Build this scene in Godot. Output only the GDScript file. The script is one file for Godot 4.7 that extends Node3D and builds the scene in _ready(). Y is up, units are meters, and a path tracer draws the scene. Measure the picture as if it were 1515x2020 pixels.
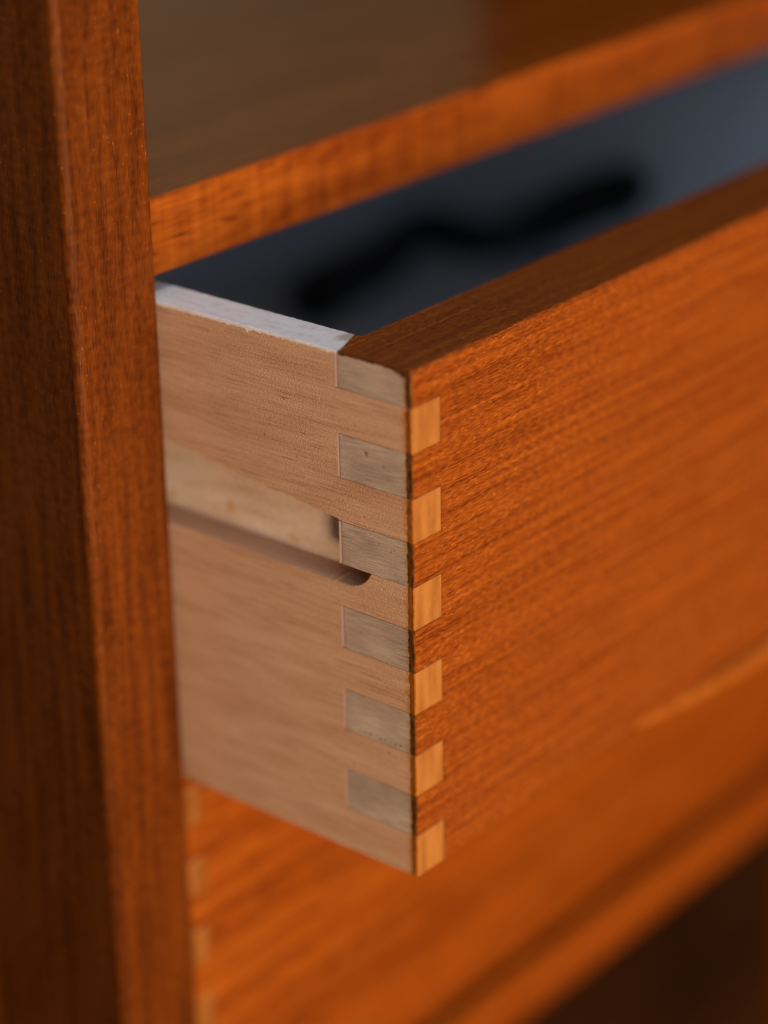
extends Node3D
# A close-up of a teak cabinet with its drawer pulled out. Metres, y up; x runs along the drawer front,
# z = 0 is the face of the open drawer, y = 0 its top.

const SIDE_T := 0.0093      # drawer side thickness
const FRONT_T := 0.0193     # drawer front thickness
const FACE_Z := -0.0742     # face of the rails and of the closed drawer
const WIDE := 0.36        # opening between the legs
const SEG := [0.0, 0.008, 0.018, 0.028, 0.038, 0.048, 0.058, 0.068, 0.078, 0.088, 0.098, 0.108, 0.1183]

var M := {}
var rng := RandomNumberGenerator.new()
var edge_noise := FastNoiseLite.new()
var board_back := -FRONT_T


func _ready() -> void:
	rng.seed = 77
	edge_noise.seed = 9
	edge_noise.frequency = 0.05
	edge_noise.fractal_octaves = 5
	edge_noise.fractal_gain = 0.6
	# ---------------------------------------------------------------- camera
	var cam := Camera3D.new()
	cam.name = "camera"
	var yaw := deg_to_rad(39.98)
	var pitch := deg_to_rad(24.23)
	var roll := deg_to_rad(-1.062)
	var fw := Vector3(cos(yaw) * cos(pitch), -sin(pitch), -sin(yaw) * cos(pitch))
	var rt := fw.cross(Vector3.UP).normalized()
	var up := rt.cross(fw)
	var rt2 := rt * cos(roll) + up * sin(roll)
	var up2 := up * cos(roll) - rt * sin(roll)
	cam.transform = Transform3D(Basis(rt2, up2, -fw), Vector3(-0.35244, 0.17433, 0.2878))
	var at := CameraAttributesPhysical.new()
	at.frustum_focal_length = 12.0 * 4817.2 / 1010.0
	at.frustum_focus_distance = 0.511
	at.frustum_near = 0.02
	at.frustum_far = 40.0
	at.exposure_aperture = 2.6
	cam.attributes = at
	add_child(cam)
	cam.current = true

	# ---------------------------------------------------------------- light
	var env := Environment.new()
	env.background_mode = Environment.BG_COLOR
	env.background_color = Color(0.03, 0.036, 0.046).linear_to_srgb()
	env.tonemap_mode = Environment.TONE_MAPPER_LINEAR
	env.tonemap_exposure = 1.0
	env.sdfgi_enabled = true
	env.ssao_enabled = true
	env.ssil_enabled = true
	var we := WorldEnvironment.new()
	we.name = "environment"
	we.environment = env
	add_child(we)
	area("key_softbox", Vector3(-0.02, -0.09, 1.20), Vector3(0.04, -0.10, 0), Vector2(0.40, 0.50), Color(1.0, 0.82, 0.56), 2.6)
	area("side_softbox", Vector3(-0.62, -0.06, 0.80), Vector3(0, -0.07, -0.04), Vector2(0.20, 0.28), Color(1.0, 0.88, 0.76), 0.76)
	area("front_softbox", Vector3(-0.45, 0.60, 0.72), Vector3(0.05, 0, -0.08), Vector2(0.7, 0.8), Color(0.78, 0.88, 1.0), 0.46)
	area("overhead_softbox", Vector3(-0.03, 0.95, 0.11), Vector3(-0.01, 0, -0.01), Vector2(0.5, 0.32), Color(0.92, 0.94, 1.0), 0.33)

	make_materials()

	# ---------------------------------------------------------------- the place
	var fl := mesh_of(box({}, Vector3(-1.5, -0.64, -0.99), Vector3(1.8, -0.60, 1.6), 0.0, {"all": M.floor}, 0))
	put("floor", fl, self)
	get_node("floor").set_meta("kind", "structure")
	get_node("floor").set_meta("label", "wooden floor, its colour darkened for the shade below the cabinet")
	var wl := mesh_of(box({}, Vector3(-1.5, -0.60, -0.99), Vector3(1.8, 1.6, -0.95), 0.0, {"all": M.wall}, 0))
	put("wall", wl, self)
	get_node("wall").set_meta("kind", "structure")
	get_node("wall").set_meta("label", "plain grey wall some way behind the cabinet")

	cabinet()
	open_drawer()
	closed_drawer()
	cord()


func area(called: String, at: Vector3, to: Vector3, size: Vector2, color: Color, energy: float) -> void:
	var l := AreaLight3D.new()
	l.name = called
	l.area_size = size
	l.area_normalize_energy = true
	l.light_color = color
	l.light_energy = energy
	l.shadow_enabled = true
	add_child(l)
	l.look_at_from_position(at, to, Vector3.UP if absf((to - at).normalized().y) < 0.9 else Vector3.BACK)


# ==================================================================== textures
func noise_bytes(w: int, h: int, sx: float, sy: float, freq: float, seed_: int, oct := 2, warp := 0.0) -> PackedByteArray:
	var n := FastNoiseLite.new()
	n.seed = seed_
	n.noise_type = FastNoiseLite.TYPE_SIMPLEX_SMOOTH
	n.frequency = freq
	n.fractal_octaves = oct
	n.fractal_type = FastNoiseLite.FRACTAL_FBM if oct > 1 else FastNoiseLite.FRACTAL_NONE
	if warp > 0.0:
		n.domain_warp_enabled = true
		n.domain_warp_amplitude = warp
		n.domain_warp_frequency = freq * 0.5
	var im := n.get_image(maxi(4, int(w / sx)), maxi(4, int(h / sy)), false, false, true)
	im.convert(Image.FORMAT_L8)
	if im.get_width() != w or im.get_height() != h:
		im.resize(w, h, Image.INTERPOLATE_CUBIC)
	return im.get_data()


# layers: [stretch along u, across v, frequency, weight, octaves, warp]; the last one makes pores.
# ramp: Gradient in sRGB. Returns [albedo, height].
func wood(w: int, h: int, seed_: int, layers: Array, ramp: Gradient, pore: Array, height_mix: Array, speck := []) -> Array:
	var ls := []
	for i in layers.size():
		var l: Array = layers[i]
		ls.append(noise_bytes(w, h, l[0], l[1], l[2], seed_ + i * 13, l[4], l[5]))
	var a: PackedByteArray = ls[0]
	var b: PackedByteArray = ls[1]
	var c: PackedByteArray = ls[2]
	var p := noise_bytes(w, h, pore[0], pore[1], pore[2], seed_ + 91, 1)
	var sp := noise_bytes(w, h, speck[0], speck[1], speck[2], seed_ + 57, 1) if speck else p
	var top := int((1.0 - speck[3]) * 255) if speck else 999
	var shine := int(speck[4] * 256) if speck else 0
	var wa := int(layers[0][3] * 256)
	var wb := int(layers[1][3] * 256)
	var wc := int(layers[2][3] * 256)
	var cut := int(pore[3] * 255)
	var depth := int(pore[4] * 256)
	var hc := int(height_mix[0] * 256)
	var hp := int(height_mix[1] * 256)
	var lut := PackedByteArray()
	for i in 256:
		var col := ramp.sample(i / 255.0)
		lut.append(int(col.r * 255.0)); lut.append(int(col.g * 255.0)); lut.append(int(col.b * 255.0))
	var n := w * h
	var out := PackedByteArray()
	out.resize(n * 3)
	var hi := PackedByteArray()
	hi.resize(n)
	for i in n:
		var t := 128 + ((wa * (a[i] - 128) + wb * (b[i] - 128) + wc * (c[i] - 128)) >> 8)
		var q := 0
		if p[i] < cut:
			q = cut - p[i]
			t -= (depth * q) >> 6
		if sp[i] > top:
			t += (shine * (sp[i] - top)) >> 5
		t = clampi(t, 0, 255)
		var k := t * 3
		var o := i * 3
		out[o] = lut[k]; out[o + 1] = lut[k + 1]; out[o + 2] = lut[k + 2]
		hi[i] = clampi(150 + ((hc * (c[i] - 128)) >> 8) - ((hp * q) >> 6), 0, 255)
	return [Image.create_from_data(w, h, false, Image.FORMAT_RGB8, out), Image.create_from_data(w, h, false, Image.FORMAT_L8, hi)]


func grad(stops: Array) -> Gradient:
	var g := Gradient.new()
	var o := PackedFloat32Array()
	var c := PackedColorArray()
	for s in stops:
		o.append(s[0])
		c.append(Color(s[1], s[2], s[3]).linear_to_srgb())
	g.offsets = o
	g.colors = c
	return g


# uv is in metres: size is what the picture covers
func textured(pair: Array, size: Vector2, rough: float, relief_mm: float, spec := 0.5) -> StandardMaterial3D:
	var m := StandardMaterial3D.new()
	m.albedo_texture = ImageTexture.create_from_image(pair[0])
	m.uv1_scale = Vector3(1.0 / size.x, 1.0 / size.y, 1)
	m.roughness = rough
	m.metallic_specular = spec
	if relief_mm > 0.0:
		m.heightmap_enabled = true
		m.heightmap_texture = ImageTexture.create_from_image(pair[1])
		m.heightmap_scale = relief_mm * 0.1
	return m


func plain(c: Color, rough: float, spec := 0.5) -> StandardMaterial3D:
	var m := StandardMaterial3D.new()
	m.albedo_color = c.linear_to_srgb()
	m.roughness = rough
	m.metallic_specular = spec
	return m


func blot(im: Image, cx: int, cy: int, rx: float, ry: float, c: Color, strength: float, tilt := 0.0) -> void:
	var R := int(maxf(rx, ry) * 1.6) + 2
	for y in range(maxi(0, cy - R), mini(im.get_height(), cy + R)):
		for x in range(maxi(0, cx - R), mini(im.get_width(), cx + R)):
			var dx := (x - cx) * cos(tilt) + (y - cy) * sin(tilt)
			var dy := (y - cy) * cos(tilt) - (x - cx) * sin(tilt)
			var d := sqrt(dx * dx / (rx * rx) + dy * dy / (ry * ry))
			d += 0.25 * sin(x * 0.9 + y * 0.4) * sin(y * 0.7)
			if d < 1.2:
				im.set_pixel(x, y, im.get_pixel(x, y).lerp(c, strength * clampf((1.2 - d) * 3.0, 0, 1)))


func make_materials() -> void:
	var teak_ramp := grad([[0.0, 0.048, 0.0085, 0.0010], [0.22, 0.105, 0.0195, 0.0016], [0.5, 0.188, 0.0435, 0.0034], [0.75, 0.250, 0.066, 0.0062], [0.9, 0.32, 0.098, 0.012], [1.0, 0.50, 0.22, 0.055]])
	var t := wood(1600, 1300, 5, [[230, 3.0, 0.17, 0.36, 2, 1.0], [60, 1.2, 0.28, 0.40, 2, 0.4], [9.0, 1.25, 0.30, 0.70, 2, 0.25]], teak_ramp, [110, 1.1, 0.26, 0.14, 0.9], [1.3, 0.6], [5.0, 1.0, 0.36, 0.13, 0.9])
	M.teak = textured(t, Vector2(0.16, 0.13), 0.44, 0.30, 0.34)
	# the same wood, its grain laid over the closed drawer and the lower rail
	var t2 := wood(1024, 512, 21, [[220, 4, 0.16, 0.30, 2, 1.5], [60, 1.6, 0.26, 0.34, 2, 0.5], [8, 1.2, 0.3, 0.30, 1, 0.0]], teak_ramp, [20, 1.2, 0.30, 0.22, 0.8], [0.5, 0.8])
	M.teak_wide = textured(t2, Vector2(0.37, 0.185), 0.46, 0.05, 0.26)
	var t3 := wood(1024, 256, 33, [[60, 6, 0.2, 0.40, 2, 2.0], [3, 26, 0.22, 0.32, 2, 1.0], [12, 1.3, 0.3, 0.30, 1, 0.0]], teak_ramp, [14, 1.4, 0.30, 0.20, 0.8], [0.4, 0.8])
	M.teak_rail = textured(t3, Vector2(0.28, 0.07), 0.46, 0.04, 0.26)
	# legs: older, darker teak with cross flecks and pale specks
	var leg_ramp := grad([[0.0, 0.016, 0.0030, 0.0004], [0.25, 0.045, 0.0095, 0.0008], [0.5, 0.088, 0.0205, 0.0016], [0.78, 0.135, 0.035, 0.0032], [0.92, 0.18, 0.055, 0.008], [1.0, 0.36, 0.19, 0.09]])
	var t4 := wood(2000, 360, 48, [[70, 7, 0.2, 0.38, 2, 2.0], [3.5, 12, 0.24, 0.22, 2, 1.5], [9, 1.1, 0.32, 0.50, 2, 0.0]], leg_ramp, [24, 1.1, 0.30, 0.16, 1.0], [0.7, 0.8], [3.6, 1.0, 0.42, 0.12, 0.8])
	M.leg = textured(t4, Vector2(0.30, 0.036), 0.5, 0.07, 0.2)
	M.shelf = textured(t2, Vector2(0.37, 0.185), 0.22, 0.01, 0.5)
	# bare pale wood of the drawer side
	var bare_ramp := grad([[0.0, 0.22, 0.088, 0.036], [0.3, 0.44, 0.215, 0.105], [0.55, 0.56, 0.315, 0.178], [0.8, 0.64, 0.39, 0.235], [1.0, 0.90, 0.66, 0.46]])
	var t6 := wood(1500, 1300, 63, [[140, 12, 0.18, 0.26, 2, 1.5], [70, 1.1, 0.30, 0.46, 2, 0.0], [2.6, 1.0, 0.40, 0.40, 1, 0.0]], bare_ramp, [50, 1.0, 0.30, 0.16, 1.0], [1.0, 0.6], [1.6, 1.0, 0.46, 0.17, 1.4])
	var pale := wood(1500, 1300, 66, [[60, 9, 0.18, 0.40, 2, 2.0], [8, 2.0, 0.30, 0.30, 2, 1.0], [2.0, 1.0, 0.40, 0.45, 1, 0.0]],
		grad([[0.0, 0.42, 0.22, 0.10], [0.4, 0.74, 0.51, 0.33], [0.7, 0.84, 0.63, 0.44], [1.0, 0.95, 0.79, 0.60]]), [6, 1.0, 0.34, 0.14, 1.0], [1.0, 0.6], [1.8, 1.0, 0.44, 0.16, 1.2])
	for i in 14:
		blot(pale[0], rng.randi_range(400, 1500), rng.randi_range(420, 660), rng.randf_range(8, 30), rng.randf_range(6, 16), Color(0.80, 0.56, 0.30), 0.45, 0.3)
	M.groove = textured(pale, Vector2(0.12, 0.13), 0.6, 0.12, 0.35)
	for i in 34:
		blot(t6[0], rng.randi_range(500, 1500), rng.randi_range(0, 1300), rng.randf_range(2, 5), rng.randf_range(1.2, 2.6), Color(0.56, 0.33, 0.18), 0.7, 0.2)
	soak(t6[0], 1500 / 0.12, -0.0034, -0.0013)
	M.bare = textured(t6, Vector2(0.12, 0.13), 0.66, 0.12, 0.4)
	M.bare.albedo_color = Color(1.0, 0.99, 0.95).linear_to_srgb()
	# end grain of the drawer front, greyed
	var grey_ramp := grad([[0.0, 0.12, 0.075, 0.050], [0.3, 0.31, 0.212, 0.142], [0.55, 0.44, 0.318, 0.220], [0.8, 0.54, 0.405, 0.29], [1.0, 0.82, 0.68, 0.55]])
	var t7 := wood(400, 1300, 74, [[60, 22, 0.2, 0.34, 2, 1.0], [46, 1.0, 0.36, 0.55, 2, 0.0], [1.5, 1.0, 0.42, 0.50, 1, 0.0]], grey_ramp, [1.6, 1.0, 0.42, 0.20, 0.8], [0.9, 0.8], [1.4, 1.0, 0.46, 0.16, 1.2])
	# dried drips of finish on the second finger, tear-out under the fifth
	var im: Image = t7[0]
	spot(im, -0.0123, -0.0208, 0.42, 0.26, Color(0.45, 0.22, 0.06), 0.95, 0.7)
	spot(im, -0.0119, -0.0205, 0.25, 0.2, Color(0.42, 0.20, 0.05), 0.95, 0.7)
	spot(im, -0.0075, -0.0226, 0.26, 0.18, Color(0.50, 0.26, 0.08), 0.85)
	for q in [[-0.0092, -0.0402], [-0.0052, -0.0408], [-0.0060, -0.0412]]:
		spot(im, q[0], q[1], 0.16, 0.2, Color(0.50, 0.40, 0.10), 0.8)
	for i in 9:
		spot(im, -0.0155 + i * 0.0014, -0.0869 + rng.randf_range(-0.0002, 0.0002), rng.randf_range(0.12, 0.45), 0.13, Color(0.20, 0.13, 0.08), 0.9)
	soak(im, 400 / 0.0205, -0.0032, -0.0013)
	M.grey = textured(t7, Vector2(0.0205, 0.13), 0.66, 0.11, 0.35)
	# varnished pale end grain (the pins seen from the front)
	var t8 := wood(256, 1300, 85, [[7, 50, 0.2, 0.62, 1, 1.0], [1.6, 9, 0.3, 0.26, 2, 0.8], [1.1, 1.1, 0.40, 0.22, 1, 0.0]],
		grad([[0.0, 0.17, 0.058, 0.012], [0.3, 0.225, 0.087, 0.021], [0.55, 0.270, 0.112, 0.030], [1.0, 0.34, 0.150, 0.046]]), [1.3, 1.3, 0.34, 0.14, 0.6], [0.3, 0.4])
	M.pin = textured(t8, Vector2(0.0256, 0.13), 0.44, 0.05, 0.3)
	M.pin_dark = textured(t8, Vector2(0.0256, 0.13), 0.5, 0.03, 0.26)
	M.pin_dark.albedo_color = Color(0.74, 0.68, 0.58).linear_to_srgb()  # same end grain, toned darker for the closed drawer
	# finish that ran over the corner on to the side
	var t9 := wood(128, 1300, 96, [[2, 10, 0.2, 0.6, 2, 2.0], [3, 4, 0.25, 0.5, 2, 0.0], [1.2, 1.2, 0.36, 0.5, 1, 0.0]],
		grad([[0.0, 0.14, 0.030, 0.002], [0.5, 0.24, 0.070, 0.005], [1.0, 0.34, 0.120, 0.016]]), [1.3, 1.3, 0.34, 0.2, 1.0], [0.3, 0.5])
	M.pin_varnish = textured(t9, Vector2(0.0128, 0.13), 0.36, 0.03, 0.3)
	var t10 := wood(128, 1300, 99, [[2, 10, 0.2, 0.7, 2, 2.0], [3, 4, 0.25, 0.6, 2, 0.0], [1.2, 1.2, 0.36, 0.6, 1, 0.0]],
		grad([[0.0, 0.030, 0.0075, 0.0008], [0.5, 0.100, 0.029, 0.003], [1.0, 0.20, 0.075, 0.014]]), [1.3, 1.3, 0.34, 0.25, 1.0], [0.3, 0.5])
	M.end_varnish = textured(t10, Vector2(0.0128, 0.13), 0.32, 0.03, 0.3)
	M.pale_lip = textured(t8, Vector2(0.09, 0.02), 0.42, 0.03, 0.3)
	M.pale_lip.albedo_color = Color(0.95, 0.66, 0.33).linear_to_srgb()
	M.glue = plain(Color(0.62, 0.42, 0.31), 0.7)
	M.glue_dark = plain(Color(0.42, 0.18, 0.10), 0.7)
	var t12 := wood(512, 128, 121, [[20, 6, 0.2, 0.3, 2, 2.0], [6, 4, 0.25, 0.3, 2, 0.0], [1.6, 1.4, 0.36, 0.2, 1, 0.0]],
		grad([[0.0, 0.48, 0.42, 0.38], [0.5, 0.82, 0.76, 0.69], [1.0, 0.90, 0.86, 0.80]]), [14, 1.0, 0.3, 0.08, 1.0], [0.5, 0.6])
	blot(t12[0], 318, 56, 16, 26, Color(0.55, 0.45, 0.32), 0.5, 0.3)      # worn, browned corner, with the shadow beside the front painted in
	blot(t12[0], 338, 30, 5, 26, Color(0.42, 0.32, 0.22), 0.5)
	M.white = textured(t12, Vector2(0.06, 0.015), 0.5, 0.05)
	M.inside = plain(Color(0.70, 0.73, 0.75), 0.5)
	M.black = plain(Color(0.010, 0.010, 0.012), 0.45)
	M.dark = plain(Color(0.03, 0.010, 0.002), 0.6)
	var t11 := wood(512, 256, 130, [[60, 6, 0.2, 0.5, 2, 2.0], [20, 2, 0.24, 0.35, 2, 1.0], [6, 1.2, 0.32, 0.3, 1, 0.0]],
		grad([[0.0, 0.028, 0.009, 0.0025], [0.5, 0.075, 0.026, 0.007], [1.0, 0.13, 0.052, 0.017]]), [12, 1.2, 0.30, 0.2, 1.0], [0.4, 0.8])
	M.floor = textured(t11, Vector2(0.9, 0.45), 0.7, 0.2, 0.2)  # wood tone darkened to carry the shade below the cabinet
	M.wall = plain(Color(0.44, 0.375, 0.295), 0.9)


# finish that crept along the fibres beside the varnished corner, in runs of uneven length
func soak(im: Image, px: float, z0: float, z1: float) -> void:
	var w := im.get_width()
	for y in im.get_height():
		var reach := 0.5 + 0.9 * edge_noise.get_noise_1d(y * 3.0 + 70.0) + 0.35 * edge_noise.get_noise_1d(y * 17.0)
		for k in int((z1 - z0) * px):
			var f := 1.0 - k / ((z1 - z0) * px)
			if 1.0 - f > 1.0 - clampf(reach, 0.1, 1.0):
				var x := int(fposmod(z0 * px + k, w))
				im.set_pixel(x, y, im.get_pixel(x, y) * Color(0.97, 0.86, 0.68))


# a spot on the end grain picture, placed in metres along the drawer's side
func spot(im: Image, z: float, y: float, rx_mm: float, ry_mm: float, c: Color, s: float, tilt := 0.0) -> void:
	var px := im.get_width() / 0.0205
	var py := im.get_height() / 0.13
	blot(im, int(fposmod(z * px, im.get_width())), int(fposmod(-y * py, im.get_height())), rx_mm * 0.001 * px, ry_mm * 0.001 * py, c, s, tilt)


# ==================================================================== mesh helpers
# sts: material -> SurfaceTool
func tool_for(sts: Dictionary, m: Material) -> SurfaceTool:
	if not sts.has(m):
		var st := SurfaceTool.new()
		st.begin(Mesh.PRIMITIVE_TRIANGLES)
		sts[m] = st
	return sts[m]


# uv axes: which coordinate runs along the grain (g) and which across, for a face of that normal axis
func uv_of(p: Vector3, axis: int, g: int) -> Vector2:
	var o := [0, 1, 2]
	o.erase(axis)
	var u: int = g if g != axis else (2 if axis != 2 else 0)
	if u == axis:
		u = o[0]
	o.erase(u)
	return Vector2(p[u], -p[o[0]])


func poly(sts: Dictionary, m: Material, pts: Array, n: Vector3, axis: int, g: int, off := Vector2.ZERO) -> void:
	var st := tool_for(sts, m)
	for i in range(1, pts.size() - 1):
		tri(st, pts[0], pts[i], pts[i + 1], n, axis, g, off)


func tri(st: SurfaceTool, a: Vector3, b: Vector3, c: Vector3, n: Vector3, axis: int, g: int, off: Vector2) -> void:
	var x := (b - a).cross(c - a)
	if x.length() < 1e-12:
		return
	var order := [a, b, c] if x.dot(n) < 0.0 else [a, c, b]     # front faces run clockwise
	for p in order:
		st.set_normal(n)
		st.set_uv(uv_of(p, axis, g) + off)
		st.add_vertex(p)


func mesh_of(sts: Dictionary) -> ArrayMesh:
	var mesh := ArrayMesh.new()
	for m in sts:
		var st: SurfaceTool = sts[m]
		st.set_material(m)
		mesh = st.commit(mesh)
	return mesh


func put(called: String, mesh: Mesh, parent: Node) -> MeshInstance3D:
	var o := MeshInstance3D.new()
	o.name = called if not parent.has_node(called) else numbered(called, parent)
	o.mesh = mesh
	parent.add_child(o, true)
	return o


func numbered(called: String, parent: Node) -> String:
	var i := 1
	while parent.has_node("%s_%03d" % [called, i]):
		i += 1
	return "%s_%03d" % [called, i]


func thing(called: String, label: String, category: String, at := Vector3.ZERO) -> Node3D:
	var o := Node3D.new()
	o.name = called
	o.position = at
	o.set_meta("label", label)
	o.set_meta("category", category)
	add_child(o)
	return o


# a box with chamfered edges. mats: "all", or nx px ny py nz pz ("" or missing key with no "all" leaves the face out);
# sharp: faces whose edges stay square
func box(sts: Dictionary, lo: Vector3, hi: Vector3, c: float, mats: Dictionary, g: int, sharp := "", off := Vector2.ZERO) -> Dictionary:
	var keys := [["nx", "px"], ["ny", "py"], ["nz", "pz"]]
	var fm := func(ax: int, s: int) -> Variant:
		var k: String = keys[ax][s]
		return mats.get(k, mats.get("all"))
	var r := func(ax: int, s: int) -> bool:
		return not sharp.contains(keys[ax][s])
	var at := func(ax: int, sg: Array) -> Vector3:      # the corner with signs sg, as a vertex of the face across ax
		var v := Vector3.ZERO
		for k in 3:
			v[k] = hi[k] if sg[k] else lo[k]
			if k != ax and c > 0.0 and r.call(ax, sg[ax]) and r.call(k, sg[k]):
				v[k] += -c if sg[k] else c
		return v
	for ax in 3:
		for s in 2:
			var m = fm.call(ax, s)
			if m == null:
				continue
			var a := (ax + 1) % 3
			var b := (ax + 2) % 3
			var n := Vector3.ZERO
			n[ax] = 1.0 if s else -1.0
			var pts := []
			for q in [[0, 0], [1, 0], [1, 1], [0, 1]]:
				var sg := [0, 0, 0]
				sg[ax] = s; sg[a] = q[0]; sg[b] = q[1]
				pts.append(at.call(ax, sg))
			poly(sts, m, pts, n, ax, g, off)
	if c <= 0.0:
		return sts
	for k in 3:                                          # edges along axis k
		var a := (k + 1) % 3
		var b := (k + 2) % 3
		for sa in 2:
			for sb in 2:
				if not (r.call(a, sa) and r.call(b, sb)):
					continue
				var m = fm.call(a, sa)
				if m == null or fm.call(b, sb) == null:
					continue
				var n := Vector3.ZERO
				n[a] = 1.0 if sa else -1.0
				n[b] = 1.0 if sb else -1.0
				var s0 := [0, 0, 0]
				s0[a] = sa; s0[b] = sb
				var s1 := s0.duplicate()
				s1[k] = 1
				var ax := a
				if a == g:
					ax = b
					m = fm.call(b, sb)
				poly(sts, m, [at.call(a, s0), at.call(a, s1), at.call(b, s1), at.call(b, s0)], n.normalized(), ax, g, off)
	for i in 8:
		var sg := [i & 1, (i >> 1) & 1, (i >> 2) & 1]
		if r.call(0, sg[0]) and r.call(1, sg[1]) and r.call(2, sg[2]):
			var m = fm.call(1, sg[1])
			if m != null:
				poly(sts, m, [at.call(0, sg), at.call(1, sg), at.call(2, sg)], Vector3(1 if sg[0] else -1, 1 if sg[1] else -1, 1 if sg[2] else -1).normalized(), 1, g, off)
	return sts


# a flat outline (z, y) triangulated on the plane x
func sheet(sts: Dictionary, m: Material, outline: PackedVector2Array, x: float, n: Vector3, g := 2) -> void:
	var st := tool_for(sts, m)
	var big := PackedVector2Array()
	for v in outline:
		big.append(v * 1000.0)              # in millimetres: the triangulation has a coarse tolerance
	var idx := Geometry2D.triangulate_polygon(big)
	for i in range(0, idx.size(), 3):
		var p := []
		for k in 3:
			var v := outline[idx[i + k]]
			p.append(Vector3(x, v.y, v.x))
		tri(st, p[0], p[1], p[2], n, 0, g, Vector2.ZERO)


# ==================================================================== the cabinet
func cabinet() -> void:
	var t := thing("cabinet", "dark teak cabinet with square legs and orange front rails around the drawers", "cabinet", Vector3(0.126, -0.60, -0.16))
	var o := t.position
	for s in [[-0.0253, -0.0012, -0.114, -0.0695, 0.26], [WIDE, WIDE + 0.024, -0.114, -0.0695, 0.26], [-0.0253, -0.0012, -0.372, -0.332, 0.0216], [WIDE, WIDE + 0.024, -0.372, -0.332, 0.0216]]:
		var sts := {}
		post(sts, Rect2(s[0] - o.x, s[2] - o.z, s[1] - s[0], s[3] - s[2]), -0.60 - o.y, s[4] - o.y, o.y + 0.2)
		put("leg", mesh_of(sts), t)
	var sts := {}
	box(sts, Vector3(-0.0011, 0.0041, -0.372) - o, Vector3(WIDE - 0.0001, 0.0216, FACE_Z) - o, 0.0004, {"all": M.teak_rail, "py": M.shelf}, 0, "nx px")
	put("shelf_board", mesh_of(sts), t)
	sts = {}
	box(sts, Vector3(-0.0011, -0.2705, -0.10) - o, Vector3(WIDE - 0.0001, -0.2505, FACE_Z) - o, 0.0006, {"all": M.teak_wide}, 0, "nx px", Vector2(0.05, 0.03))
	put("bottom_rail", mesh_of(sts), t)
	sts = {}
	box(sts, Vector3(-0.019, -0.30, -0.3319) - o, Vector3(-0.009, 0.0215, -0.1141) - o, 0.0004, {"all": M.teak_wide}, 1)
	put("side_panel", mesh_of(sts), t)
	sts = {}
	box(sts, Vector3(WIDE + 0.008, -0.30, -0.3319) - o, Vector3(WIDE + 0.018, 0.0215, -0.1141) - o, 0.0004, {"all": M.teak_wide}, 1)
	put("side_panel", mesh_of(sts), t)
	sts = {}
	box(sts, Vector3(WIDE + 0.001, 0.0217, -0.261) - o, Vector3(WIDE + 0.019, 0.26, -0.1141) - o, 0.0004, {"all": M.teak_wide}, 1)
	put("upper_side_panel", mesh_of(sts), t)
	sts = {}
	box(sts, Vector3(-0.020, 0.0217, -0.261) - o, Vector3(-0.009, 0.26, -0.1141) - o, 0.0004, {"all": M.teak_wide}, 1)
	put("upper_side_panel", mesh_of(sts), t)
	sts = {}
	box(sts, Vector3(-0.027, 0.2601, -0.372) - o, Vector3(WIDE + 0.026, 0.279, -0.068) - o, 0.0008, {"all": M.teak_wide}, 0)
	put("added_top_board", mesh_of(sts), t)  # unseen board, added to keep the overhead softbox off the shelf
	sts = {}
	box(sts, Vector3(-0.0011, -0.30, -0.388) - o, Vector3(WIDE, 0.004, -0.3722) - o, 0.0004, {"all": M.teak_wide}, 0)
	put("back_panel", mesh_of(sts), t)
	# the wooden runners that sit in the drawers' grooves
	for y in [-0.0515, -0.172]:
		sts = {}
		box(sts, Vector3(-0.009, y, -0.33) - o, Vector3(0.0065, y + 0.010, -0.116) - o, 0.0003, {"all": M.dark}, 2)
		put("drawer_runner", mesh_of(sts), t)


# an upright with rounded arrises, the outer front one worn rounder
func post(sts: Dictionary, r: Rect2, y0: float, y1: float, off: float) -> void:
	var line := []
	var corners := [[r.position.x, r.end.y, 0.0019, PI / 2], [r.position.x, r.position.y, 0.0006, PI], [r.end.x, r.position.y, 0.0006, -PI / 2], [r.end.x, r.end.y, 0.0006, 0.0]]
	for c in corners:
		var cx: float = c[0] + (c[2] if c[0] < r.get_center().x else -c[2])
		var cz: float = c[1] + (c[2] if c[1] < r.get_center().y else -c[2])
		for i in 7:
			var a: float = c[3] + i / 6.0 * PI / 2
			line.append([Vector2(cx + c[2] * cos(a), cz + c[2] * sin(a)), Vector2(cos(a), sin(a))])
	for i in line.size():
		var u: Array = line[i]
		var v: Array = line[(i + 1) % line.size()]
		var flat_side: bool = absf(u[1].x) > 0.999 and absf(v[1].x) > 0.999
		var st := tool_for(sts, M.leg)
		var axis := 0 if flat_side else 2
		var q := [[u, y0], [v, y0], [v, y1], [u, y0], [v, y1], [u, y1]]
		var pts := []
		for k in q:
			pts.append(Vector3(k[0][0].x, k[1], k[0][0].y))
		var flip: bool = (pts[1] - pts[0]).cross(pts[2] - pts[0]).dot(Vector3(u[1].x + v[1].x, 0, u[1].y + v[1].y)) > 0.0
		for k in ([0, 2, 1, 3, 5, 4] if flip else [0, 1, 2, 3, 4, 5]):
			st.set_normal(Vector3(q[k][0][1].x, 0, q[k][0][1].y))
			st.set_uv(uv_of(pts[k], axis, 1) + Vector2(off, 0))
			st.add_vertex(pts[k])
	var top := PackedVector2Array()
	for u in line:
		top.append(u[0])
	for y in [y0, y1]:
		for i in range(1, top.size() - 1):
			tri(tool_for(sts, M.leg), Vector3(top[0].x, y, top[0].y), Vector3(top[i].x, y, top[i].y), Vector3(top[i + 1].x, y, top[i + 1].y), Vector3.UP if y == y1 else Vector3.DOWN, 1, 2, Vector2.ZERO)


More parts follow.
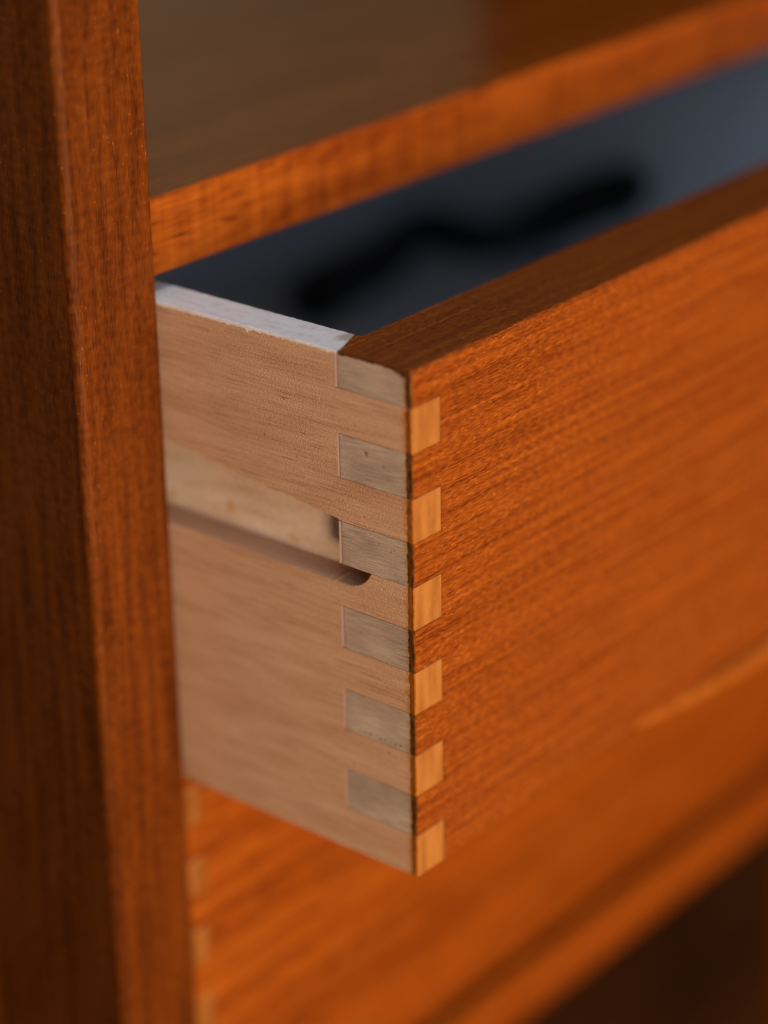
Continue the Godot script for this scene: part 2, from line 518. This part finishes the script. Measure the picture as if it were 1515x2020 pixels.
# ==================================================================== the open drawer
func groove_top(z: float) -> float:
	return lerpf(-0.0378, -0.0316, clampf((z + 0.0193) / (-0.07 + 0.0193), 0.0, 1.3))


func open_drawer() -> void:
	var t := thing("open_drawer", "pulled-out wooden drawer with box-jointed corner, bare grooved side and orange teak front", "drawer")
	# --- front board, its fingers and the pins of the side between them
	var sts := {}
	var z0 := -FRONT_T
	var mats := {"pz": M.teak, "nz": M.inside, "py": M.teak, "ny": M.teak, "px": M.grey, "nx": M.dark}
	board_back = -0.0216
	rounded_board(sts, SIDE_T, WIDE - 0.0012, -SEG[12], 0.0, mats)
	board_back = -FRONT_T
	# the board's back corner laps over the painted side
	var tip := [Vector3(0.0006, 0.00028, -0.0192), Vector3(SIDE_T, 0.00028, -0.0192), Vector3(SIDE_T, 0.00028, -0.0226)]
	poly(sts, M.teak, tip, Vector3.UP, 1, 0)
	poly(sts, M.teak, [tip[0], tip[2], tip[2] - Vector3(0, 0.002, 0), tip[0] - Vector3(0, 0.002, 0)], Vector3(-0.34, 0, -0.94), 2, 0)
	poly(sts, M.teak, [tip[0], tip[1], tip[1] - Vector3(0, 0.002, 0), tip[0] - Vector3(0, 0.002, 0)], Vector3(0, 0, 1), 2, 0)
	poly(sts, M.teak, [tip[1], tip[2], tip[2] - Vector3(0, 0.002, 0), tip[1] - Vector3(0, 0.002, 0)], Vector3(1, 0, 0), 0, 2)
	var board := put("front_board", mesh_of(sts), t)
	var side := put("side_panel", side_panel(), t)
	for i in 12:
		if i % 2 == 0:
			put("finger", finger(-SEG[i + 1], -SEG[i], i == 0), board)
		else:
			put("pin", pin(-SEG[i + 1], -SEG[i], i == 5), side)
	# slivers of glue and torn fibre at the fingers' shoulders
	for i in 12:
		if i % 2 == 0:
			sts = {}
			var y1: float = -SEG[i] - 0.0001
			var y0: float = -SEG[i + 1] + 0.0001
			box(sts, Vector3(0.00005, y0, z0 - 0.0009), Vector3(0.006, y1, z0 - 0.00045), 0.0, {"all": M.glue}, 1)
			box(sts, Vector3(0.00012, y0, z0 - 0.00045), Vector3(0.006, y1, z0 - 0.0001), 0.0, {"all": M.glue_dark}, 1)
			put("glue_line", mesh_of(sts), side)
	put("painted_edge", painted_edge(), side)
	put("streak_lip", streak_lip(), t)
	sts = {}
	box(sts, Vector3(WIDE - 0.0012 - SIDE_T, -SEG[12], -0.30), Vector3(WIDE - 0.0012, -0.0002, -0.0217), 0.0004, {"all": M.bare, "nx": M.inside, "py": M.white}, 2)
	put("far_side_panel", mesh_of(sts), t)
	sts = {}
	box(sts, Vector3(SIDE_T + 0.0001, -SEG[12], -0.30), Vector3(WIDE - 0.0013 - SIDE_T, -0.010, -0.291), 0.0004, {"all": M.bare, "pz": M.inside}, 0)
	put("back_board", mesh_of(sts), t)
	sts = {}
	box(sts, Vector3(SIDE_T + 0.0001, -0.112, -0.2909), Vector3(WIDE - 0.0013 - SIDE_T, -0.108, -0.0217), 0.0, {"all": M.inside}, 0)
	put("bottom_board", mesh_of(sts), t)


# a slim lip for the pale streak under the front board, growing out of its lower edge
func streak_lip() -> ArrayMesh:
	var sts := {}
	var st := tool_for(sts, M.pale_lip)
	var n := 60
	var k := 14
	var x0 := 0.083
	var x1 := 0.290
	for i in n:
		for j in k:
			for q in [[0, 0], [1, 1], [1, 0], [0, 0], [0, 1], [1, 1]]:
				var f: float = (i + q[0]) / float(n)
				var a: float = TAU * (j + q[1]) / float(k)
				var e := sqrt(clampf(minf(f, 1.0 - f) / 0.24, 0.0, 1.0))
				var p := Vector3(lerpf(x0, x1, f), -SEG[12] + 0.0013 - 0.0053 * e + (0.0008 + 0.0018 * e) * sin(a), -0.0012 + 0.0030 * cos(a) * (0.3 + 0.7 * e))
				st.set_normal(Vector3(0, sin(a), cos(a)))
				st.set_uv(Vector2(p.x, a * 0.002))
				st.add_vertex(p)
	return mesh_of(sts)


# cross-section (z, y) of the front board between y0 and y1; the upper long edges are rounded when y1 is the top
func section(y0: float, y1: float, top: bool, c: float) -> Array:
	var p := []
	var z0 := board_back
	p.append(Vector2(-c, y0)); p.append(Vector2(0, y0 + c))
	if top:
		var r := 0.0009
		for i in 6:
			var a := i / 5.0 * PI / 2
			p.append(Vector2(-r + r * cos(a), y1 - r + r * sin(a)))
		r = 0.0005
		for i in 4:
			var a := PI / 2 + i / 3.0 * PI / 2
			p.append(Vector2(z0 + r + r * cos(a), y1 - r + r * sin(a)))
	else:
		p.append(Vector2(0, y1 - c)); p.append(Vector2(-c, y1))
		p.append(Vector2(z0, y1))
	p.append(Vector2(z0, y0))
	return p


func sweep(sts: Dictionary, p: Array, x0: float, x1: float, mats: Dictionary, skip_last := false) -> void:
	for i in p.size():
		var a: Vector2 = p[i]
		var b: Vector2 = p[(i + 1) % p.size()]
		var d := (b - a).normalized()
		var n := Vector3(0, -d.x, d.y)          # profile runs counter-clockwise seen from +x with z to the right
		n = Vector3(0, -d.x, d.y)
		var key := "pz"
		if n.y > 0.75: key = "py"
		elif n.y < -0.75: key = "ny"
		elif n.z < -0.5: key = "nz"
		var axis := 2 if key in ["pz", "nz"] else 1
		poly(sts, mats[key], [Vector3(x0, a.y, a.x), Vector3(x1, a.y, a.x), Vector3(x1, b.y, b.x), Vector3(x0, b.y, b.x)], n, axis, 0)


func rounded_board(sts: Dictionary, x0: float, x1: float, y0: float, y1: float, mats: Dictionary) -> void:
	var p := section(y0, y1, true, 0.0004)
	sweep(sts, p, x0, x1, mats)
	for x in [x0, x1]:
		var outline := PackedVector2Array(p)
		sheet(sts, mats.nx if x == x0 else mats.px, outline, x, Vector3(-1 if x == x0 else 1, 0, 0))


# the ragged line where the finish ends on the side
func ragged(y: float) -> float:
	return -0.00165 + 0.00042 * edge_noise.get_noise_1d(y * 9000.0)


# how far the finish of the top edge runs down the side
func over_top(y: float, z: float) -> float:
	return y - 0.00045 - 0.0008 * absf(edge_noise.get_noise_1d(z * 8000.0 + 3000.0)) - 0.0013 * smoothstep(-0.0065, -0.0010, z)


func end_face(sts: Dictionary, bare: Material, finish: Material, y0: float, y1: float, z_back: float, c: float, top: bool) -> void:
	var n := Vector3(-1, 0, 0)
	var rows := 40
	var r := 0.0009
	for i in rows:
		var a := lerpf(y0, y1, i / float(rows))
		var b := lerpf(y0, y1, (i + 1) / float(rows))
		var za := ragged(a)
		var zb := ragged(b)
		var fa := -c
		var fb := -c
		if top:                                   # the outline follows the rounded top corner
			var limit := func(y: float) -> float: return -c if y < y1 - r else -r - c + r * sqrt(maxf(0.0, 1.0 - pow((y - y1 + r) / r, 2)))
			fa = limit.call(a); fb = limit.call(b)
		poly(sts, finish, [Vector3(0, a, minf(za, fa)), Vector3(0, a, fa), Vector3(0, b, fb), Vector3(0, b, minf(zb, fb))], n, 0, 2)
		if not top:
			poly(sts, bare, [Vector3(0, a, z_back), Vector3(0, a, za), Vector3(0, b, zb), Vector3(0, b, z_back)], n, 0, 2)
	if top:                                       # finish also ran over the top edge
		var cols := 60
		for i in cols:
			var za := lerpf(z_back, -0.0014, i / float(cols))
			var zb := lerpf(z_back, -0.0014, (i + 1) / float(cols))
			var ya := over_top(y1, za)
			var yb := over_top(y1, zb)
			var ta := minf(za, -0.0017)
			var tb := minf(zb, -0.0017)
			if tb <= ta:
				continue
			poly(sts, finish, [Vector3(0, ya, ta), Vector3(0, yb, tb), Vector3(0, y1, tb), Vector3(0, y1, ta)], n, 0, 2)
			poly(sts, bare, [Vector3(0, y0, ta), Vector3(0, y0, tb), Vector3(0, yb, tb), Vector3(0, ya, ta)], n, 0, 2)
		for i in rows:                            # fill between the last column and the ragged line
			var a := lerpf(y0, y1 - 0.0012, i / float(rows))
			var b := lerpf(y0, y1 - 0.0012, (i + 1) / float(rows))
			for pair in [[-0.0017, ragged(a), ragged(b)]]:
				if pair[1] > -0.0017 or pair[2] > -0.0017:
					poly(sts, bare, [Vector3(-0.000004, a, -0.0017), Vector3(-0.000004, a, maxf(-0.0017, pair[1])), Vector3(-0.000004, b, maxf(-0.0017, pair[2])), Vector3(-0.000004, b, -0.0017)], n, 0, 2)


func finger(y0: float, y1: float, top: bool) -> ArrayMesh:
	var sts := {}
	var g := 0.00006                               # half of the hairline joint
	var c := 0.00022
	var a := y0 + g
	var b := y1 - (0.0 if top else g)
	var p := section(a, b, top, 0.00008)
	sweep(sts, p, c, SIDE_T, {"pz": M.teak, "nz": M.glue_dark, "py": M.teak, "ny": M.glue_dark})
	# arris between face and end
	var q := section(a, b, top, 0.00008)
	end_face(sts, M.grey, M.end_varnish, a, b, -FRONT_T, c, top)
	# small round of the corner
	for i in q.size():
		var u: Vector2 = q[i]
		var v: Vector2 = q[(i + 1) % q.size()]
		if u.x < -FRONT_T + 0.002 and v.x < -FRONT_T + 0.002:
			continue
		var mid := Vector2(-FRONT_T / 2, (a + b) / 2)
		var ui := Vector2(minf(u.x, -0.0) - (c if u.x > -0.002 else 0.0), u.y)
		var vi := Vector2(minf(v.x, -0.0) - (c if v.x > -0.002 else 0.0), v.y)
		var d := (v - u).normalized()
		var n := (Vector3(0, -d.x, d.y) + Vector3(-1, 0, 0)).normalized()
		poly(sts, M.end_varnish, [Vector3(c, u.y, u.x), Vector3(c, v.y, v.x), Vector3(0, vi.y, vi.x), Vector3(0, ui.y, ui.x)], n, 0, 2)
	return mesh_of(sts)


func pin(y0: float, y1: float, grooved: bool) -> ArrayMesh:
	var sts := {}
	var g := 0.00005
	var c := 0.00022
	var a := y0 + g
	var b := y1 - g
	var n := Vector3(-1, 0, 0)
	# end grain on the front, a hair proud or shy of the teak
	var zf := -0.00004
	poly(sts, M.pin, [Vector3(c, a, zf), Vector3(SIDE_T - 0.0001, a, zf), Vector3(SIDE_T - 0.0001, b, zf), Vector3(c, b, zf)], Vector3(0, 0, 1), 2, 0, Vector2(rng.randf() * 0.02, 0))
	poly(sts, M.pin_varnish, [Vector3(c, a, zf), Vector3(c, b, zf), Vector3(0, b, zf - c), Vector3(0, a, zf - c)], Vector3(-1, 0, 1).normalized(), 0, 2)
	for y in [a, b]:
		poly(sts, M.glue_dark, [Vector3(0, y, zf - c), Vector3(c, y, zf), Vector3(SIDE_T - 0.0001, y, zf), Vector3(SIDE_T - 0.0001, y, -FRONT_T), Vector3(0, y, -FRONT_T)], Vector3(0, 1 if y == b else -1, 0), 1, 0)
	poly(sts, M.glue_dark, [Vector3(SIDE_T - 0.0001, a, zf), Vector3(SIDE_T - 0.0001, b, zf), Vector3(SIDE_T - 0.0001, b, -FRONT_T), Vector3(SIDE_T - 0.0001, a, -FRONT_T)], Vector3(1, 0, 0), 0, 2)
	if not grooved:
		end_face(sts, M.bare, M.pin_varnish, a, b, -FRONT_T - 0.0000, zf * -1.0 + c, false)
		return mesh_of(sts)
	# the pin that the routed groove runs into: its upper back corner is cut by the round end of the groove
	var arc := groove_end(b)
	var outline := PackedVector2Array()
	outline.append(Vector2(-FRONT_T, a))
	var rows := 24
	for i in rows + 1:
		var y := lerpf(a, b, i / float(rows))
		outline.append(Vector2(ragged(y), y))
	for k in arc.size():
		outline.append(arc[k])
	sheet(sts, M.bare, outline, 0.0, n)
	for i in rows:
		var ya := lerpf(a, b, i / float(rows))
		var yb := lerpf(a, b, (i + 1) / float(rows))
		poly(sts, M.pin_varnish, [Vector3(0, ya, ragged(ya)), Vector3(0, ya, zf - c), Vector3(0, yb, zf - c), Vector3(0, yb, ragged(yb))], n, 0, 2)
	walls(sts, arc)
	return mesh_of(sts)


# round end of the groove below the third finger, from the finger's under side down to the groove's lower lip
func groove_end(top: float) -> Array:
	var c := Vector2(-0.0183, -0.0451)
	var r := 0.0074
	var a0 := asin((top - c.y) / r)
	var out := []
	for i in 17:
		var a := lerpf(a0, -PI / 2, i / 16.0)
		var rr := r + (0.00006 * sin(i * 2.7) if i > 0 and i < 16 else 0.0)
		out.append(c + Vector2(cos(a), sin(a)) * rr)
	out.append(Vector2(-FRONT_T, c.y - r))
	return out


func walls(sts: Dictionary, line: Array) -> void:
	for i in line.size() - 1:
		var u: Vector2 = line[i]
		var v: Vector2 = line[i + 1]
		var d := (v - u).normalized()
		var n := Vector3(0, -d.x, d.y)
		if absf(n.y) > 0.5 and n.y < 0.0 and u.y < -0.045:
			n = -n
		poly(sts, M.bare, [Vector3(0, u.y, u.x), Vector3(0, v.y, v.x), Vector3(0.0075, v.y, v.x), Vector3(0.0075, u.y, u.x)], n, 1 if absf(n.y) > 0.7 else 2, 2)


func side_panel() -> ArrayMesh:
	var sts := {}
	var zb := -0.30
	var zf := -FRONT_T
	var n := Vector3(-1, 0, 0)
	var low := -0.0525
	# outer face: below the groove, above the groove; each finger's shoulder is set back by the glue line
	var lower := PackedVector2Array([Vector2(zb, -SEG[12]), Vector2(zf, -SEG[12])])
	for i in range(11, 5, -1):
		var y: float = -SEG[i]
		if i % 2 == 1:
			lower.append(Vector2(zf, y)); lower.append(Vector2(zf - 0.0009, y))
		else:
			lower.append(Vector2(zf - 0.0009, y)); lower.append(Vector2(zf, y))
	lower.append(Vector2(zf, low))
	var lip := [Vector2(zf, low)]
	for i in 120:
		var z := lerpf(zf, -0.08, (i + 1) / 120.0)
		lip.append(Vector2(z, low + 0.00007 * sin(i * 1.9) * sin(i * 0.37) + 0.00005 * rng.randf_range(-1, 1)))
	lip.append(Vector2(zb, low))
	for i in range(1, lip.size()):
		lower.append(lip[i])
	sheet(sts, M.bare, lower, 0.0, n)
	var upper := PackedVector2Array()
	var brow := [Vector2(zf - 0.0009, groove_top(zf - 0.0009))]
	for i in 100:
		var z := lerpf(zf - 0.0009, -0.08, (i + 1) / 100.0)
		brow.append(Vector2(z, groove_top(z) + 0.00005 * sin(i * 1.3) + 0.00004 * rng.randf_range(-1, 1) - (0.00035 * smoothstep(-0.036, -0.040, z))))
	brow.append(Vector2(zb, groove_top(zb)))
	for i in range(brow.size() - 1, -1, -1):
		upper.append(brow[i])
	upper.append(Vector2(zf - 0.0009, -SEG[4]) + Vector2(0, 0.0002))
	upper.append(Vector2(zf, -SEG[4] + 0.0002))
	for i in range(3, 0, -1):
		var y: float = -SEG[i]
		if i % 2 == 1:
			upper.append(Vector2(zf, y)); upper.append(Vector2(zf - 0.0009, y))
		else:
			upper.append(Vector2(zf - 0.0009, y)); upper.append(Vector2(zf, y))
	upper.append(Vector2(zf - 0.0009, -0.0001))
	upper.append(Vector2(zb, -0.0001))
	sheet(sts, M.bare, upper, 0.0, n)
	walls(sts, lip)
	brow.reverse()
	walls(sts, brow)
	# floor of the groove, running on behind the third finger
	var st: Material = M.groove if M.has("groove") else M.bare
	poly(sts, st, [Vector3(0.0075, low - 0.001, zb), Vector3(0.0075, low - 0.001, -0.009), Vector3(0.0075, -0.030, -0.009), Vector3(0.0075, -0.030, zb)], n, 0, 2)
	# inner face, top, bottom and back end
	box(sts, Vector3(0, -SEG[12], zb), Vector3(SIDE_T, -0.0001, zf - 0.0009), 0.0, {"px": M.inside, "py": M.white, "ny": M.bare, "nz": M.bare}, 2)
	return mesh_of(sts)


# white paint on the top edge of the side, with a ragged skirt where it ran over
func painted_edge() -> ArrayMesh:
	var sts := {}
	var n := 260
	var noise := FastNoiseLite.new()
	noise.seed = 4
	noise.frequency = 0.11
	noise.fractal_octaves = 4
	var drip := func(z: float, i: int) -> float:
		var d := 0.00030 + 0.00048 * maxf(0.0, noise.get_noise_1d(i) + 0.10) + 0.00022 * rng.randf() + 0.0002 * smoothstep(-0.03, -0.06, z)
		if i in [98, 99]:
			d += 0.0007
		if i in [97, 100, 160, 171]:
			d += 0.0003
		return d
	var inner := func(i: int) -> float: return SIDE_T + 0.0001 + 0.00026 * noise.get_noise_1d(i * 1.3 + 500.0)
	var z0 := -FRONT_T - 0.0001
	var y := 0.0002
	var e := 0.00012
	for i in n:
		var za := lerpf(z0, -0.085, i / float(n))
		var zb := lerpf(z0, -0.085, (i + 1) / float(n))
		if i == n - 1:
			zb = -0.30
		var ia: float = inner.call(i) if za < -0.0226 else SIDE_T - 0.00005
		var ib: float = inner.call(i + 1) if zb < -0.0226 else SIDE_T - 0.00005
		var da: float = drip.call(za, i)
		var db: float = drip.call(zb, i + 1)
		poly(sts, M.white, [Vector3(0.0, y, za), Vector3(0.0, y, zb), Vector3(ib, y, zb), Vector3(ia, y, za)], Vector3.UP, 1, 2)
		poly(sts, M.white, [Vector3(0, y, za), Vector3(0, y, zb), Vector3(-e, y - 0.0001, zb), Vector3(-e, y - 0.0001, za)], Vector3(-0.7, 0.7, 0), 1, 2)
		poly(sts, M.white, [Vector3(-e, y - 0.0001, za), Vector3(-e, y - 0.0001, zb), Vector3(-0.00002, -db, zb), Vector3(-0.00002, -da, za)], Vector3(-0.98, -0.2, 0), 0, 2)
		poly(sts, M.white, [Vector3(ia, y, za), Vector3(ib, y, zb), Vector3(ib, -0.0003, zb), Vector3(ia, -0.0003, za)], Vector3(1, 0, 0), 0, 2)
	return mesh_of(sts)


# ==================================================================== the drawer below
func closed_drawer() -> void:
	var t := thing("closed_drawer", "closed wooden drawer below the pulled-out one, with pale joint pins beside the leg", "drawer", Vector3(-0.0006, -0.2440, FACE_Z))
	var h := 0.1235
	var sts := {}
	box(sts, Vector3(SIDE_T, 0.0, -0.019), Vector3(WIDE - 0.0010, h, 0.0), 0.0004, {"all": M.teak_wide}, 0, "nx", Vector2(0.0, 0.012))
	board_back = -FRONT_T
	# the board's back corner laps over the painted side
	var tip := [Vector3(0.0006, 0.00028, -0.0192), Vector3(SIDE_T, 0.00028, -0.0192), Vector3(SIDE_T, 0.00028, -0.0226)]
	poly(sts, M.teak, tip, Vector3.UP, 1, 0)
	poly(sts, M.teak, [tip[0], tip[2], tip[2] - Vector3(0, 0.002, 0), tip[0] - Vector3(0, 0.002, 0)], Vector3(-0.34, 0, -0.94), 2, 0)
	poly(sts, M.teak, [tip[0], tip[1], tip[1] - Vector3(0, 0.002, 0), tip[0] - Vector3(0, 0.002, 0)], Vector3(0, 0, 1), 2, 0)
	poly(sts, M.teak, [tip[1], tip[2], tip[2] - Vector3(0, 0.002, 0), tip[1] - Vector3(0, 0.002, 0)], Vector3(1, 0, 0), 0, 2)
	var board := put("front_board", mesh_of(sts), t)
	sts = {}
	box(sts, Vector3(0, 0, -0.19), Vector3(SIDE_T, h - 0.0002, -0.0192), 0.0003, {"all": M.bare}, 2)
	var side := put("side_panel", mesh_of(sts), t)
	var y := h
	for i in 12:
		var y0: float = maxf(0.0, h - 0.0055 - 0.010 * i)
		if i == 11:
			y0 = 0.0
		sts = {}
		if i % 2 == 0:
			box(sts, Vector3(0, y0, -0.019), Vector3(SIDE_T, y, 0), 0.0001, {"all": M.teak_wide, "nx": M.grey}, 0, "px", Vector2(0.0, 0.012))
			put("finger", mesh_of(sts), board)
		else:
			box(sts, Vector3(0, y0 + 0.0001, -0.019), Vector3(SIDE_T - 0.0001, y - 0.0001, -0.00003), 0.0001, {"all": M.bare, "pz": M.pin_dark}, 0, "px", Vector2(0.004, 0.02 * i))
			put("pin", mesh_of(sts), side)
		y = y0
	sts = {}
	box(sts, Vector3(WIDE - 0.0010 - SIDE_T, 0, -0.19), Vector3(WIDE - 0.0010, h - 0.0002, -0.0192), 0.0003, {"all": M.bare}, 2)
	put("far_side_panel", mesh_of(sts), t)


# ==================================================================== what lies in the drawer
func cord() -> void:
	var pts := [Vector3(0.232, -0.101, -0.231), Vector3(0.2463, -0.101, -0.2391), Vector3(0.2832, -0.101, -0.2448), Vector3(0.317, -0.101, -0.2575), Vector3(0.326, -0.101, -0.2490), Vector3(0.3235, -0.101, -0.2330), Vector3(0.331, -0.100, -0.2240), Vector3(0.341, -0.0955, -0.2150), Vector3(0.342, -0.0866, -0.2000), Vector3(0.342, -0.0765, -0.1780), Vector3(0.341, -0.0775, -0.172)]
	var c := Curve3D.new()
	for i in pts.size():
		var d: Vector3 = (pts[mini(i + 1, pts.size() - 1)] - pts[maxi(i - 1, 0)]) * 0.18
		c.add_point(pts[i], -d, d)
	var base := Vector3(0.29, -0.108, -0.215)
	var st := SurfaceTool.new()
	st.begin(Mesh.PRIMITIVE_TRIANGLES)
	var n := 70
	var k := 12
	var ring := func(i: int, j: int) -> Array:
		var s := i / float(n) * c.get_baked_length()
		var p := c.sample_baked(s, true)
		var f := (c.sample_baked(minf(s + 0.001, c.get_baked_length()), true) - c.sample_baked(maxf(s - 0.001, 0.0), true)).normalized()
		var a := f.cross(Vector3(1, 0.2, 0)).normalized()
		var b := f.cross(a)
		var w := (0.0088 + 0.0012 * sin(i * 0.12 + 0.6)) * sqrt(clampf(minf(i, n - i) / 3.0, 0.05, 1.0))
		var dir := a * cos(TAU * j / k) + b * sin(TAU * j / k)
		return [p + dir * w - base, dir]
	for i in n:
		for j in k:
			var q := [ring.call(i, j), ring.call(i + 1, j), ring.call(i + 1, j + 1), ring.call(i, j + 1)]
			for v in [0, 1, 2, 0, 2, 3]:
				st.set_normal(q[v][1])
				st.add_vertex(q[v][0])
	st.set_material(M.black)
	var o := MeshInstance3D.new()
	o.name = "black_cord"
	o.mesh = st.commit()
	o.position = base
	o.set_meta("label", "thick black cord in a wavy line inside the open drawer")
	o.set_meta("category", "cord")
	add_child(o)
